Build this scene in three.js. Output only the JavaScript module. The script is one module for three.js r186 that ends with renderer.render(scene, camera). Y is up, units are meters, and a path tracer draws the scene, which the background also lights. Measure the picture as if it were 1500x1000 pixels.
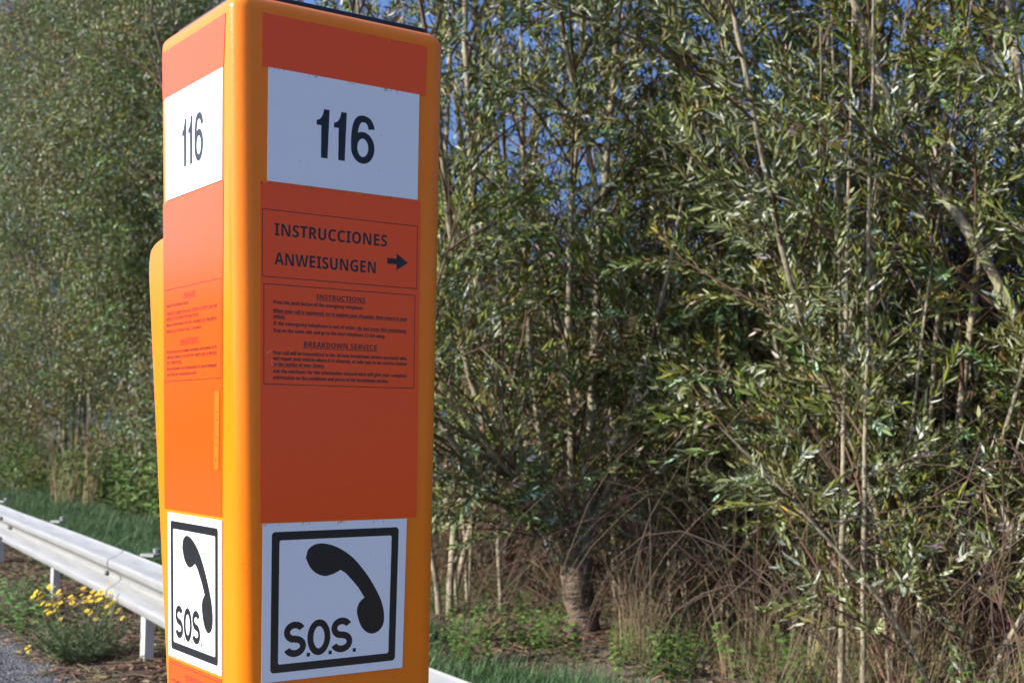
import * as THREE from 'three';
import { mergeGeometries } from 'three/addons/utils/BufferGeometryUtils.js';

// ------------------------------------------------------------------ camera, sky, sun, exposure
const EYE = 1.35;
const scene = new THREE.Scene();
const camera = new THREE.PerspectiveCamera(29.5, 1024 / 682, 0.05, 3000);
camera.position.set(0, EYE, 0);
camera.rotation.order = 'YXZ';
camera.rotation.set(0.0674, 0, 0.01);
camera.focus = 2.12;
camera.userData.fStop = 9;
const renderer = new THREE.WebGLRenderer({ antialias: true });
renderer.toneMapping = THREE.LinearToneMapping;
renderer.toneMappingExposure = 1.7;
renderer.shadowMap.enabled = true;

const sunDir = new THREE.Vector3(-0.968 * Math.cos(0.44), Math.sin(0.44), 0.253 * Math.cos(0.44)).normalize();
{ // clear autumn sky: deep blue, paler towards the horizon and round the sun
  const W = 512, H = 256, d = new Float32Array(W * H * 4), sm = THREE.MathUtils.smoothstep;
  for (let j = 0; j < H; j++) for (let i = 0; i < W; i++) {
    const up = ((j + 0.5) / H - 0.5) * Math.PI, az = ((i + 0.5) / W - 0.5) * 2 * Math.PI;
    const y = Math.sin(up), x = Math.cos(az) * Math.cos(up), z = Math.sin(az) * Math.cos(up);
    const c = x * sunDir.x + y * sunDir.y + z * sunDir.z, h = Math.exp(-Math.max(y, 0) * 5.5);
    const glow = 1.15 * Math.pow(Math.max(0, c * 0.5 + 0.5), 5) + 1.1 * Math.pow(Math.max(0, c), 24);
    const base = [0.054 + 0.11 * h, 0.126 + 0.16 * h, 0.37 + 0.14 * h];
    const o = (j * W + i) * 4, ground = sm(-y, 0.0, 0.05);
    const sky = [base[0] + glow * 0.88, base[1] + glow * 0.93, base[2] + glow * 0.98], gr = [0.10, 0.10, 0.07];
    for (let k = 0; k < 3; k++) d[o + k] = sky[k] * (1 - ground) + gr[k] * ground;
    d[o + 3] = 1;
  }
  const t = new THREE.DataTexture(d, W, H, THREE.RGBAFormat, THREE.FloatType);
  t.mapping = THREE.EquirectangularReflectionMapping; t.magFilter = THREE.LinearFilter; t.needsUpdate = true;
  scene.background = t; scene.environment = t;
}
const sun = new THREE.DirectionalLight(new THREE.Color(1, 0.93, 0.82), 4.6);
sun.position.copy(sunDir).multiplyScalar(60).add(new THREE.Vector3(0, 0, -10));
sun.target.position.set(0, 0, -10); scene.add(sun.target);
sun.castShadow = true; sun.shadow.mapSize.set(4096, 4096);
Object.assign(sun.shadow.camera, { left: -35, right: 35, top: 25, bottom: -25, near: 1, far: 140 });
scene.add(sun);

// ------------------------------------------------------------------ helpers
function rng(seed) { let a = seed >>> 0; return () => { a = (a + 0x6D2B79F5) | 0; let t = Math.imul(a ^ (a >>> 15), 1 | a); t = (t + Math.imul(t ^ (t >>> 7), 61 | t)) ^ t; return ((t ^ (t >>> 14)) >>> 0) / 4294967296; }; }
const V = (x, y, z) => new THREE.Vector3(x, y, z);
const used = {};
function numbered(n) { const k = used[n] = (used[n] ?? -1) + 1; return k ? n + '_' + String(k).padStart(3, '0') : n; }
function tag(o, label, category, group, kind) {
  if (label) o.userData.label = label; if (category) o.userData.category = category;
  if (group) o.userData.group = group; if (kind) o.userData.kind = kind; return o;
}
function thing(name, pos, label, category, group) { const g = new THREE.Group(); g.name = numbered(name); g.position.copy(pos); scene.add(g); return tag(g, label, category, group); }
function part(name, geo, mat, parent) { const m = new THREE.Mesh(geo, mat); m.name = name; m.castShadow = m.receiveShadow = true; parent.add(m); return m; }
// road axes: s runs along the road away to the left, q across it towards the trees
const TX = -0.4894, TF = 0.8721;
const rd = (s, q, y = 0) => V(TX * s + TF * q, y, -(TF * s - TX * q));
const sq = (p) => [TX * p.x + TF * -p.z, TF * p.x - TX * -p.z];
// a surveyed point: where the sight line of the photo's pixel (1500 wide) meets forward distance f
const at = (px, py, f) => V((px - 750) / 1898.4, (500 - py) / 1898.4, -1).applyEuler(camera.rotation).multiplyScalar(f).add(V(0, EYE, 0));
class Geo { // collects triangles with vertex colours
  constructor() { this.p = []; this.c = []; this.i = []; this.u = []; }
  v(x, y, z, col, u = 0, w = 0) { this.p.push(x, y, z); this.u.push(u, w); if (col) this.c.push(col[0], col[1], col[2]); return this.p.length / 3 - 1; }
  t(a, b, c) { this.i.push(a, b, c); }
  q(a, b, c, d) { this.i.push(a, b, c, a, c, d); }
  tube(pts, rad, n, col, scaleV = 1) {
    let prev = -1, len = 0; const side = V(0, 0, 0), bi = V(0, 0, 0), d = V(0, 0, 0); let ref = null;
    for (let k = 0; k < pts.length; k++) {
      d.copy(pts[Math.min(k + 1, pts.length - 1)]).sub(pts[Math.max(k - 1, 0)]).normalize();
      if (!ref) ref = Math.abs(d.y) < 0.9 ? V(0, 1, 0) : V(1, 0, 0);
      side.crossVectors(d, ref).normalize(); bi.crossVectors(side, d).normalize(); ref = bi.clone();
      if (k) len += pts[k].distanceTo(pts[k - 1]);
      const r = typeof rad === 'function' ? rad(k / (pts.length - 1)) : rad, first = this.p.length / 3;
      for (let j = 0; j <= n; j++) {
        const a = j / n * Math.PI * 2, ca = Math.cos(a) * r, sa = Math.sin(a) * r;
        this.v(pts[k].x + side.x * ca + bi.x * sa, pts[k].y + side.y * ca + bi.y * sa, pts[k].z + side.z * ca + bi.z * sa, col, j / n, len * scaleV);
      }
      if (prev >= 0) for (let j = 0; j < n; j++) this.q(prev + j, prev + j + 1, first + j + 1, first + j);
      prev = first;
    }
    return this;
  }
  geo(off) {
    const g = new THREE.BufferGeometry();
    g.setAttribute('position', new THREE.Float32BufferAttribute(this.p, 3)); g.setAttribute('uv', new THREE.Float32BufferAttribute(this.u, 2));
    if (this.c.length) g.setAttribute('color', new THREE.Float32BufferAttribute(this.c, 3));
    g.setIndex(this.i); if (off) g.translate(-off.x, -off.y, -off.z); g.computeVertexNormals(); return g;
  }
}
// tiling value noise texture helpers
function noiseField(N, seed, cells) { // sum of tiling value-noise octaves, 0..1
  const out = new Float32Array(N * N); let tot = 0;
  cells.forEach(([cx, cy, amp], o) => {
    const R = rng(seed + o * 77), g = new Float32Array(cx * cy).map(() => R()); tot += amp;
    for (let y = 0; y < N; y++) for (let x = 0; x < N; x++) {
      const fx = x / N * cx, fy = y / N * cy, ix = Math.floor(fx), iy = Math.floor(fy); let tx = fx - ix, ty = fy - iy;
      tx = tx * tx * (3 - 2 * tx); ty = ty * ty * (3 - 2 * ty);
      const G = (a, b) => g[(b % cy) * cx + (a % cx)];
      out[y * N + x] += amp * ((G(ix, iy) * (1 - tx) + G(ix + 1, iy) * tx) * (1 - ty) + (G(ix, iy + 1) * (1 - tx) + G(ix + 1, iy + 1) * tx) * ty);
    }
  });
  for (let k = 0; k < out.length; k++) out[k] /= tot; return out;
}
function texture(N, fn, srgb, rx = 1, ry = rx) {
  const d = new Uint8Array(N * N * 4);
  for (let k = 0; k < N * N; k++) { const c = fn(k, k % N, Math.floor(k / N)); for (let j = 0; j < 3; j++) d[k * 4 + j] = Math.max(0, Math.min(255, Math.round(255 * (c.length ? c[j] : c)))); d[k * 4 + 3] = 255; }
  const t = new THREE.DataTexture(d, N, N); t.wrapS = t.wrapT = THREE.RepeatWrapping; t.magFilter = THREE.LinearFilter; t.repeat.set(rx, ry);
  if (srgb) t.colorSpace = THREE.SRGBColorSpace; t.needsUpdate = true; return t;
}
const lin = (r, g, b) => new THREE.Color().setRGB(r, g, b);
const toS = (x) => x <= 0.0031308 ? 12.92 * x : 1.055 * Math.pow(x, 1 / 2.4) - 0.055;

// ------------------------------------------------------------------ ground, road
function sheet(name, s0, s1, q0, q1, y, ns, nq, mat, hfn) {
  const g = new Geo();
  for (let i = 0; i <= ns; i++) for (let j = 0; j <= nq; j++) {
    const s = s0 + (s1 - s0) * i / ns, q = q0 + (q1 - q0) * j / nq, p = rd(s, q, y + (hfn ? hfn(s, q) : 0)); g.v(p.x, p.y, p.z, null, s, q);
  }
  for (let i = 0; i < ns; i++) for (let j = 0; j < nq; j++) { const a = i * (nq + 1) + j; g.q(a, a + 1, a + nq + 2, a + nq + 1); }
  const geo = g.geo(); const m = new THREE.Mesh(geo, mat); m.name = name; m.receiveShadow = m.castShadow = true; m.userData.kind = 'structure'; scene.add(m); return m;
}
const nCoarse = noiseField(512, 11, [[6, 6, 1], [14, 14, 0.8], [40, 40, 0.5], [128, 128, 0.4]]);
const nFine = noiseField(512, 23, [[64, 64, 1], [128, 128, 1], [256, 256, 0.9]]);
const mottled = (a, b, n1, n2, k) => [0, 1, 2].map((c) => toS((a[c] + (b[c] - a[c]) * n1[k]) * (0.45 + 1.1 * n2[k])));
const soilMat = new THREE.MeshStandardMaterial({ roughness: 1, map: texture(512, (k) => mottled([0.10, 0.075, 0.05], [0.19, 0.15, 0.10], nCoarse, nFine, k), true, 0.6), bumpMap: texture(512, (k) => nFine[k], false, 0.6), bumpScale: 0.02 });
const farMat = new THREE.MeshStandardMaterial({ roughness: 1, map: texture(512, (k) => mottled([0.07, 0.10, 0.03], [0.12, 0.13, 0.05], nCoarse, nFine, k), true, 0.15) });
{
  const R = rng(5), chips = new Float32Array(512 * 512), tone = new Float32Array(512 * 512);
  for (let n = 0; n < 5200; n++) { const cx = R() * 512, cy = R() * 512, r = 2 + R() * 4.5, b = R(), e = 0.6 + R() * 0.8; for (let y = -8; y <= 8; y++) for (let x = -8; x <= 8; x++) { const dd = Math.hypot(x * e, y) / r; if (dd < 1) { const k = ((Math.floor(cy) + y + 512) % 512) * 512 + (Math.floor(cx) + x + 512) % 512, hh = 1 - dd * dd; if (hh > chips[k]) { chips[k] = hh; tone[k] = b; } } } }
  var asphaltMat = new THREE.MeshStandardMaterial({ roughness: 0.85, map: texture(512, (k) => { const t = chips[k] > 0.15 ? 0.075 + 0.26 * tone[k] * tone[k] * tone[k] : 0.035, m = (0.7 + 0.6 * nCoarse[k]) * t; return [toS(m * 1.02), toS(m), toS(m * 1.0)]; }, true, 1.1), bumpMap: texture(512, (k) => chips[k], false, 1.1), bumpScale: 0.008 });
}
const verge = (s, q) => { const b = Math.min(Math.max((q - 1.35) / 0.5, 0), 1); return 0.055 * b + 0.02 * b * Math.sin(s * 1.7) * Math.sin(q * 2.3) + Math.max(0, q - 4.2) * 0.05 + (q > 12 ? -(q - 12) * 0.05 : 0); };
sheet('ground', -900, 900, -900, 900, -0.3, 4, 4, farMat);
sheet('verge_soil', -30, 90, 1.2, 30, -0.012, 240, 110, soilMat, verge);
sheet('far_verge', -30, 120, -40, -9, -0.01, 40, 12, farMat);
sheet('road', -60, 140, -9.1, 1.42, 0, 200, 12, asphaltMat);
sheet('edge_line', -60, 140, -0.95, -0.80, 0.004, 100, 1, new THREE.MeshStandardMaterial({ color: lin(0.62, 0.62, 0.58), roughness: 0.7 }));

// ------------------------------------------------------------------ emergency phone post
const TH = 0.9537, TR = -0.0208, TL = 0.0282;
const A = V(Math.sin(TH), 0, -Math.cos(TH)), B = V(-Math.cos(TH), 0, -Math.sin(TH)), C0 = V(-0.4196, EYE, -2);
const wp = (u, w, v) => C0.clone().addScaledVector(A, u - TL * v).addScaledVector(B, w - TR * v).add(V(0, v, 0));
const widU = (v) => 0.367 + 0.048 * v, widW = (v) => 0.3165 + 0.004 * v;
const postBase = wp(0.17, 0.15, -EYE); postBase.y = 0;
const post = thing('emergency_phone_post', postBase, 'orange yellow roadside emergency telephone post numbered 116 with S.O.S. signs', 'phone post');
const smudge = noiseField(512, 41, [[5, 5, 1], [18, 18, 0.7], [70, 70, 0.4]]);
const paintBump = texture(512, (k) => nFine[k] * 0.6 + smudge[k] * 0.4, false, 3);
const yellowMat = new THREE.MeshPhysicalMaterial({ roughness: 0.2, specularIntensity: 0.7, map: texture(512, (k) => { const m = 0.93 + 0.12 * smudge[k] - (nFine[k] > 0.80 ? 0.10 : 0); return [toS(0.93 * m), toS(0.215 * m), toS(0.005)]; }, true, 2.0), roughnessMap: texture(512, (k) => 0.8 + 0.4 * smudge[k], false, 1.3), bumpMap: paintBump, bumpScale: 0.00025 });
const blackMat = new THREE.MeshStandardMaterial({ color: lin(0.012, 0.013, 0.016), roughness: 0.45 });
const RAD = 0.031;
function ring(v, ins, rad, seg = 10) { // rounded rectangle at height v
  const U = widU(v) - ins, Wd = widW(v) - ins, out = [];
  for (const [eu, ew, a0, back] of [[0, 0, 180, 0], [1, 0, 270, 0], [1, 1, 0, 0], [0, 1, 90, 1]]) { const r = Math.max((back ? 0.006 : rad) - ins, 0.004), cu = eu ? U - r : ins + r, cw = ew ? Wd - r : ins + r;
    for (let k = 0; k <= seg; k++) { const a = (a0 + 90 * k / seg) * Math.PI / 180; out.push([cu + r * Math.cos(a), cw + r * Math.sin(a)]); } }
  return out;
}
function loft(levels, rad, cap) {
  const g = new Geo(); let n = 0, per = 0;
  for (const [v, ins] of levels) {
    const rg = ring(v, ins, rad); n = rg.length; per = 0;
    for (let k = 0; k <= n; k++) { const [u, w] = rg[k % n], p = wp(u, w, v); if (k) per += Math.hypot(u - rg[k - 1][0], w - rg[k - 1][1]); g.v(p.x, p.y, p.z, null, per, v); }
  }
  for (let l = 0; l + 1 < levels.length; l++) for (let k = 0; k < n; k++) { const a = l * (n + 1) + k; g.q(a, a + 1, a + n + 2, a + n + 1); }
  if (cap) { const l = levels.length - 1, [v, ins] = levels[l], c = wp(widU(v) / 2, widW(v) / 2, v), m = g.v(c.x, c.y, c.z, null, 0.2, 0.2); for (let k = 0; k < n; k++) g.t(l * (n + 1) + k, l * (n + 1) + k + 1, m); }
  return g.geo(postBase);
}
{
  const lv = []; for (let k = 0; k <= 22; k++) lv.push([-EYE + (EYE + 0.664) * k / 22, 0]);
  for (let k = 1; k <= 8; k++) { const a = k / 8 * Math.PI / 2; lv.push([0.664 + 0.027 * Math.sin(a), 0.027 * (1 - Math.cos(a))]); }
  const body = part('body', loft(lv, RAD, true), yellowMat, post);
  part('lid', loft([[0.690, 0.022], [0.6975, 0.022], [0.6990, 0.024]], 0.04, true), blackMat, post);
}
{ // housing on the back of the post, flush with the sunlit side
  const s = new THREE.Shape(); s.moveTo(0.20, 0.335); s.lineTo(0.335, 0.333); s.quadraticCurveTo(0.385, 0.329, 0.397, 0.315); s.quadraticCurveTo(0.408, 0.302, 0.4075, 0.270); s.lineTo(0.316, -0.44); s.lineTo(0.285, -0.72); s.lineTo(0.20, -0.72); s.closePath();
  const bev = 0.010, dep = 0.30, g = new THREE.ExtrudeGeometry(s, { depth: dep - 2 * bev, bevelEnabled: true, bevelThickness: bev, bevelSize: bev, bevelOffset: -bev, bevelSegments: 4, curveSegments: 10 });
  const p = g.attributes.position; for (let k = 0; k < p.count; k++) { const q = wp(p.getZ(k) + bev + 0.002, p.getX(k) + TR * p.getY(k), p.getY(k)).sub(postBase); p.setXYZ(k, q.x, q.y, q.z); }
  g.computeVertexNormals(); part('rear_housing', g, yellowMat, post);
}
// a thin printed plate on one face; corners [left, right] at top and bottom in face coordinates
function plate(name, face, [tl, tr], vt, [bl, br], vb, th, mat, label) {
  const g = new Geo(), P = (x, v, d) => face === 'R' ? wp(x + TL * v, -d, v) : wp(-d, x + TR * v, v), N = 6;
  const add = (pts, uvs) => pts.map((p, k) => g.v(p.x, p.y, p.z, null, ...(uvs ? uvs[k] : [0.002, 0.002])));
  const L = (t) => tl + (bl - tl) * t, Rr = (t) => tr + (br - tr) * t, Y = (t) => vt + (vb - vt) * t;
  for (let k = 0; k < N; k++) { const a = k / N, b = (k + 1) / N; g.q(...add([P(L(b), Y(b), th), P(Rr(b), Y(b), th), P(Rr(a), Y(a), th), P(L(a), Y(a), th)], [[0, 1 - b], [1, 1 - b], [1, 1 - a], [0, 1 - a]])); }
  for (const [x0, v0, x1, v1] of [[tl, vt, tr, vt], [tr, vt, br, vb], [br, vb, bl, vb], [bl, vb, tl, vt]]) g.q(...add([P(x0, v0, th), P(x1, v1, th), P(x1, v1, -0.001), P(x0, v0, -0.001)]));
  const m = part(name, g.geo(postBase), mat, post); if (label) m.userData.label = label; return m;
}
const PPM = 3000, ORANGE = 'rgb(247,83,20)', WHITE = 'rgb(231,233,233)', INK = 'rgb(31,32,36)';
function printed(w, h, base, draw, seed, rough = 0.16) { // canvas in metres from the top-left corner
  const cv = document.createElement('canvas'); cv.width = Math.round(w * PPM); cv.height = Math.round(h * PPM);
  const x = cv.getContext('2d'); x.fillStyle = base; x.fillRect(0, 0, cv.width, cv.height); x.save(); x.scale(PPM, PPM); if (draw) draw(x); x.restore();
  const R = rng(seed); // grime, grit and small scratches
  for (let k = 0; k < w * h * 15000; k++) { const r = 0.5 + R() * R() * 2.2, l = R(); x.fillStyle = l > 0.45 ? `rgba(235,215,190,${0.05 + 0.30 * R() * R()})` : `rgba(40,25,18,${0.05 + 0.3 * R() * R()})`; x.beginPath(); x.ellipse(R() * cv.width, R() * cv.height, r, r * (0.5 + R()), R() * 3, 0, 7); x.fill(); }
  for (let k = 0; k < w * h * 130; k++) { x.strokeStyle = `rgba(255,235,215,${0.08 + 0.12 * R()})`; x.lineWidth = 1; x.beginPath(); const a = R() * cv.width, b = R() * cv.height, t = R() * 6.3, l = 8 + R() * 40; x.moveTo(a, b); x.lineTo(a + Math.cos(t) * l, b + Math.sin(t) * l); x.stroke(); }
  for (let k = 0; k < w * 260; k++) { const lich = R() > 0.5; x.fillStyle = lich ? 'rgba(214,178,60,0.75)' : 'rgba(60,40,28,0.6)'; const cl = Math.floor(R() * 4) / 4 + R() * R() * 0.16; x.beginPath(); x.arc(cl * cv.width, (R() * R() * 0.006 + 0.0008) * PPM, 0.8 + R() * 2.0, 0, 7); x.fill(); }
  const t = new THREE.CanvasTexture(cv); t.colorSpace = THREE.SRGBColorSpace;
  return new THREE.MeshPhysicalMaterial({ map: t, roughness: rough, specularIntensity: 0.9, bumpMap: paintBump, bumpScale: 0.0001 });
}
function fit(x, s, x0, x1, base, cap, font = 'bold', ul = false) { // text from x0 to x1 with cap height cap
  x.save(); x.font = font + ' 100px sans-serif'; const w = x.measureText(s).width; x.translate(x0, base); x.scale((x1 - x0) / w, cap / 71.4); x.fillText(s, 0, 0); x.restore();
  if (ul) x.fillRect(x0, base + cap * 0.16, x1 - x0, cap * 0.10);
}
function box(x, x0, y0, x1, y1, lw) { x.lineWidth = lw; x.strokeRect(x0, y0, x1 - x0, y1 - y0); }
function number116(x, ox, oy, sc) { // drawn for a cap height of 0.081 m, from the left tip of the first one
  x.save(); x.translate(ox, oy); x.scale(sc, 1); x.fillStyle = INK; x.strokeStyle = INK;
  for (const d of [0, 0.0302]) { x.beginPath(); x.moveTo(d + 0.0082, 0.081); x.lineTo(d + 0.0082, 0.0275); x.lineTo(d, 0.0275); x.lineTo(d, 0.0195); x.bezierCurveTo(d + 0.007, 0.0190, d + 0.0115, 0.0110, d + 0.0125, 0); x.lineTo(d + 0.0222, 0); x.lineTo(d + 0.0196, 0.081); x.closePath(); x.fill(); }
  const e = 0.0605; x.lineWidth = 0.0112; x.beginPath(); x.ellipse(e + 0.0212, 0.0545, 0.0155, 0.0212, 0, 0, 7); x.stroke();
  x.beginPath(); x.moveTo(e + 0.0366, 0.0215); x.bezierCurveTo(e + 0.0345, 0.0085, e + 0.0285, 0.0056, e + 0.0212, 0.0056); x.bezierCurveTo(e + 0.0080, 0.0056, e + 0.0056, 0.0255, e + 0.0056, 0.0490); x.lineTo(e + 0.0058, 0.056); x.stroke();
  x.restore();
}
function sosSign(x, w, h) { // drawn in a 0.257 x 0.2415 field
  x.save(); x.scale(w / 0.2560, h / 0.2415); x.fillStyle = INK; x.strokeStyle = INK;
  x.beginPath(); x.roundRect(0.0145, 0.0135, 0.2265, 0.2150, 0.006); x.roundRect(0.0275, 0.0265, 0.2005, 0.1895, 0.003); x.fill('evenodd');
  const U = (u) => u - 0.0420, Y = (v) => -0.1500 - v;
  const hs = [[0.115, -0.206], [0.119, -0.193], [0.129, -0.186], [0.141, -0.184], [0.162, -0.188], [0.183, -0.198], [0.201, -0.211], [0.222, -0.233], [0.2405, -0.258], [0.254, -0.282], [0.260, -0.305], [0.2575, -0.321], [0.248, -0.330], [0.235, -0.332], [0.221, -0.324], [0.212, -0.308], [0.2085, -0.293], [0.212, -0.282], [0.222, -0.2735]];
  const hs2 = [[0.210, -0.257], [0.197, -0.2435], [0.185, -0.232], [0.177, -0.2275]], hs3 = [[0.166, -0.2325], [0.150, -0.2355], [0.135, -0.231], [0.123, -0.221], [0.115, -0.206]];
  const run = (a, start) => { const c = new THREE.CatmullRomCurve3(a.map(([p, q]) => V(U(p), Y(q), 0))); c.getPoints(60).forEach((p, k) => (start && !k ? x.moveTo(p.x, p.y) : x.lineTo(p.x, p.y))); };
  x.beginPath(); run(hs, true); run(hs2); run(hs3); x.closePath(); x.fill();
  x.lineWidth = 0.0104; x.lineCap = 'butt';
  const top = 0.1535, S = (o) => { const c = o + 0.0185, y0 = top + 0.0044, y1 = top + 0.0525 - 0.0044, m = (y0 + y1) / 2, r = (m - y0) / 2; x.beginPath(); x.ellipse(c, y0 + r, 0.0135, r, 0, -0.45, -Math.PI - Math.PI * 0.42, true); x.bezierCurveTo(c - 0.001, m - 0.001, c + 0.001, m, c + 0.003, m + 0.0005); x.ellipse(c, y1 - r, 0.0145, r, 0, -Math.PI * 0.42, Math.PI * 0.88); x.stroke(); };
  S(0.0375); S(0.1210);
  x.beginPath(); x.ellipse(0.0985, top + 0.0265, 0.0152, 0.0224, 0, 0, 7); x.stroke();
  for (const d of [0.0775, 0.1165, 0.1605]) x.fillRect(d, top + 0.0490, 0.0058, 0.0058);
  x.restore();
}
const EN = [['Press the push button of the emergency telephone.', 0.66, 0], ['When your call is registered, try to explain your situation, then return to your', 1, 1], ['vehicle.', 0.085, 1], ['If the emergency telephone is out of order, do not cross this motorway.', 1, 2], ['Stay on the same side and go to the next telephone 2.5 km away.', 0.83, 0], ['Your call will be transmitted to the 24-hour breakdown service mechanic who', 1, 0], ['will repair your vehicle where it is situated, or take you to his service station', 1, 0], ['or the station of your choice.', 0.37, 1], ['Ask the mechanic for the information manual wich will give your complete', 1, 0], ['information on the conditions and prices of the breakdown service.', 0.86, 0]];
const DE = [['Knopf der Notrufsäule drücken.', 0.46, 0], ['Sobald Sie aufgerufen sind, erklären Sie Ihre Lage und', 1, 1], ['kehren Sie zu Ihrem Fahrzeug zurück.', 0.66, 1], ['Wenn die Notrufsäule nicht geht, Autobahn nicht überqueren.', 1, 2], ['Gehen Sie zur nächsten Säule, 2,5 km weiter.', 0.72, 0], ['Ihr Anruf wird an den zuständigen Pannendienst weitergegeben, der Ihr', 1, 0], ['Fahrzeug entweder an Ort und Stelle repariert oder zur Werkstatt', 1, 2], ['Ihrer Wahl bringt.', 0.32, 1], ['Bitte den Mechaniker um das Informationsblatt, das Ihnen die Bedingungen', 1, 0], ['und Preise des Pannendienstes nennt.', 0.62, 0]];
function notice(x, rows, heads, x0, x1, y0, hx) { // heads and body lines between x0 and x1, y0 = top of the frame
  x.fillStyle = INK; const ys = [0.0285, 0.0420, 0.0510, 0.0620, 0.0730, 0.1085, 0.1175, 0.1265, 0.1375, 0.1475];
  fit(x, heads[0], hx[0][0], hx[0][1], y0 + 0.0185, 0.0082, 'bold', true); fit(x, heads[1], hx[1][0], hx[1][1], y0 + 0.0965, 0.0085, 'bold', true);
  rows.forEach(([s, f, u], k) => { const e = x0 + (x1 - x0) * f, y = y0 + ys[k] + 0.0022; fit(x, s, x0, e, y, 0.0053, 'bold'); fit(x, s, x0 + 0.0004, e + 0.0004, y, 0.0053, 'bold'); x.save(); x.globalAlpha = 0.8; if (u === 1) x.fillRect(x0, y + 0.0010, e - x0, 0.0006); if (u === 2) x.fillRect(x0 + (e - x0) * 0.6, y + 0.0010, (e - x0) * 0.4, 0.0006); x.restore(); });
}
plate('top_panel', 'R', [0.0290, 0.3370], 0.6590, [0.0300, 0.3340], 0.5720, 0.0010, printed(0.308, 0.088, ORANGE, null, 1));
plate('number_plate', 'R', [0.0405, 0.3210], 0.5715, [0.0415, 0.3180], 0.3880, 0.0022, printed(0.279, 0.1835, WHITE, (x) => number116(x, 0.0850, 0.0535, 1.05), 2));
plate('instruction_panel', 'R', [0.0300, 0.3250], 0.3860, [0.0380, 0.3190], -0.1480, 0.0010, printed(0.2900, 0.5340, ORANGE, (x) => {
  const X = (u) => u - 0.0325, Y = (v) => 0.386 - v; x.fillStyle = INK; x.strokeStyle = INK;
  box(x, X(0.0355), Y(0.3425), X(0.3170), Y(0.2355), 0.0011); box(x, X(0.0380), Y(0.2240), X(0.3140), Y(0.0665), 0.0011);
  fit(x, 'INSTRUCCIONES', X(0.0550), X(0.2595), Y(0.3025), 0.0192, 'bold'); fit(x, 'ANWEISUNGEN', X(0.0560), X(0.2395), Y(0.2558), 0.0192, 'bold');
  x.beginPath(); [[0.2590, 0.2835], [0.2770, 0.2835], [0.2770, 0.2925], [0.2990, 0.2785], [0.2770, 0.2640], [0.2770, 0.2740], [0.2590, 0.2740]].forEach(([u, v], k) => (k ? x.lineTo(X(u), Y(v)) : x.moveTo(X(u), Y(v)))); x.closePath(); x.fill();
  notice(x, EN, ['INSTRUCTIONS', 'BREAKDOWN SERVICE'], X(0.0535), X(0.2990), Y(0.2240), [[X(0.1290), X(0.2190)], [X(0.1060), X(0.2420)]]);
  x.strokeStyle = 'rgba(225,190,160,0.8)'; x.lineWidth = 0.0009; x.beginPath(); x.arc(X(0.0495), Y(0.112), 0.006, 3.3, 5.0); x.stroke(); x.beginPath(); x.arc(X(0.055), Y(0.101), 0.004, 1.2, 4.2); x.stroke();
}, 3));
plate('telephone_sign', 'R', [0.0420, 0.3000], -0.1500, [0.0430, 0.2925], -0.3925, 0.0022, printed(0.254, 0.2415, WHITE, (x) => sosSign(x, 0.254, 0.2415), 4));
plate('lower_panel', 'R', [0.0440, 0.2930], -0.5300, [0.0480, 0.2880], -0.9000, 0.0010, printed(0.245, 0.37, ORANGE, null, 5));
plate('top_panel', 'L', [0.3270, 0.0470], 0.6570, [0.3240, 0.0550], 0.5720, 0.0010, printed(0.275, 0.086, ORANGE, null, 6));
plate('number_plate', 'L', [0.3110, 0.0560], 0.5715, [0.3050, 0.0590], 0.3910, 0.0022, printed(0.250, 0.1805, WHITE, (x) => number116(x, 0.0790, 0.0535, 0.90), 7));
plate('instruction_panel', 'L', [0.3220, 0.0570], 0.3890, [0.3140, 0.0650], -0.1430, 0.0010, printed(0.2580, 0.5320, ORANGE, (x) => {
  const X = (w) => (0.3185 - w) * 0.99, Y = (v) => 0.389 - v; x.fillStyle = INK; x.strokeStyle = INK; x.lineWidth = 0.0011;
  for (const v of [0.2345, 0.0760]) { x.beginPath(); x.moveTo(0, Y(v)); x.lineTo(0.252, Y(v)); x.stroke(); } x.beginPath(); x.moveTo(0.2525, Y(0.2345)); x.lineTo(0.2525, Y(0.076)); x.stroke();
  notice(x, DE, ['HINWEISE', 'PANNENDIENST'], 0.014, 0.236, Y(0.2345), [[0.093, 0.145], [0.076, 0.160]]);
}, 8));
plate('telephone_sign', 'L', [0.2960, 0.0630], -0.1480, [0.2910, 0.0640], -0.3900, 0.0022, printed(0.231, 0.2415, WHITE, (x) => sosSign(x, 0.231, 0.2415), 9));
plate('lower_panel', 'L', [0.2950, 0.0660], -0.3950, [0.2850, 0.0720], -0.8200, 0.0010, printed(0.225, 0.425, ORANGE, (x) => {
  x.fillStyle = INK; x.strokeStyle = INK; box(x, 0.006, 0.006, 0.219, 0.17, 0.0011); notice(x, EN, ['INSTRUCTIONS', 'BREAKDOWN SERVICE'], 0.014, 0.208, 0.006, [[0.075, 0.150], [0.055, 0.168]]);
}, 10));
plate('paper_strip', 'L', [0.0900, 0.0705], 0.0550, [0.0930, 0.0740], -0.0690, 0.0022, printed(0.020, 0.124, 'rgb(247,106,24)', (x) => { x.fillStyle = 'rgba(70,45,30,0.85)'; for (const y of [0.0325, 0.0445, 0.0725, 0.0845]) for (let k = 0; k < 4; k++) x.fillRect(0.005 + k * 0.0027, y - 0.0003 * (k % 2), 0.0021, 0.0014); x.beginPath(); x.arc(0.0085, 0.1085, 0.0022, 0, 7); x.fill(); }, 11), 'narrow pale orange paper strip with faint printed marks');

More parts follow.
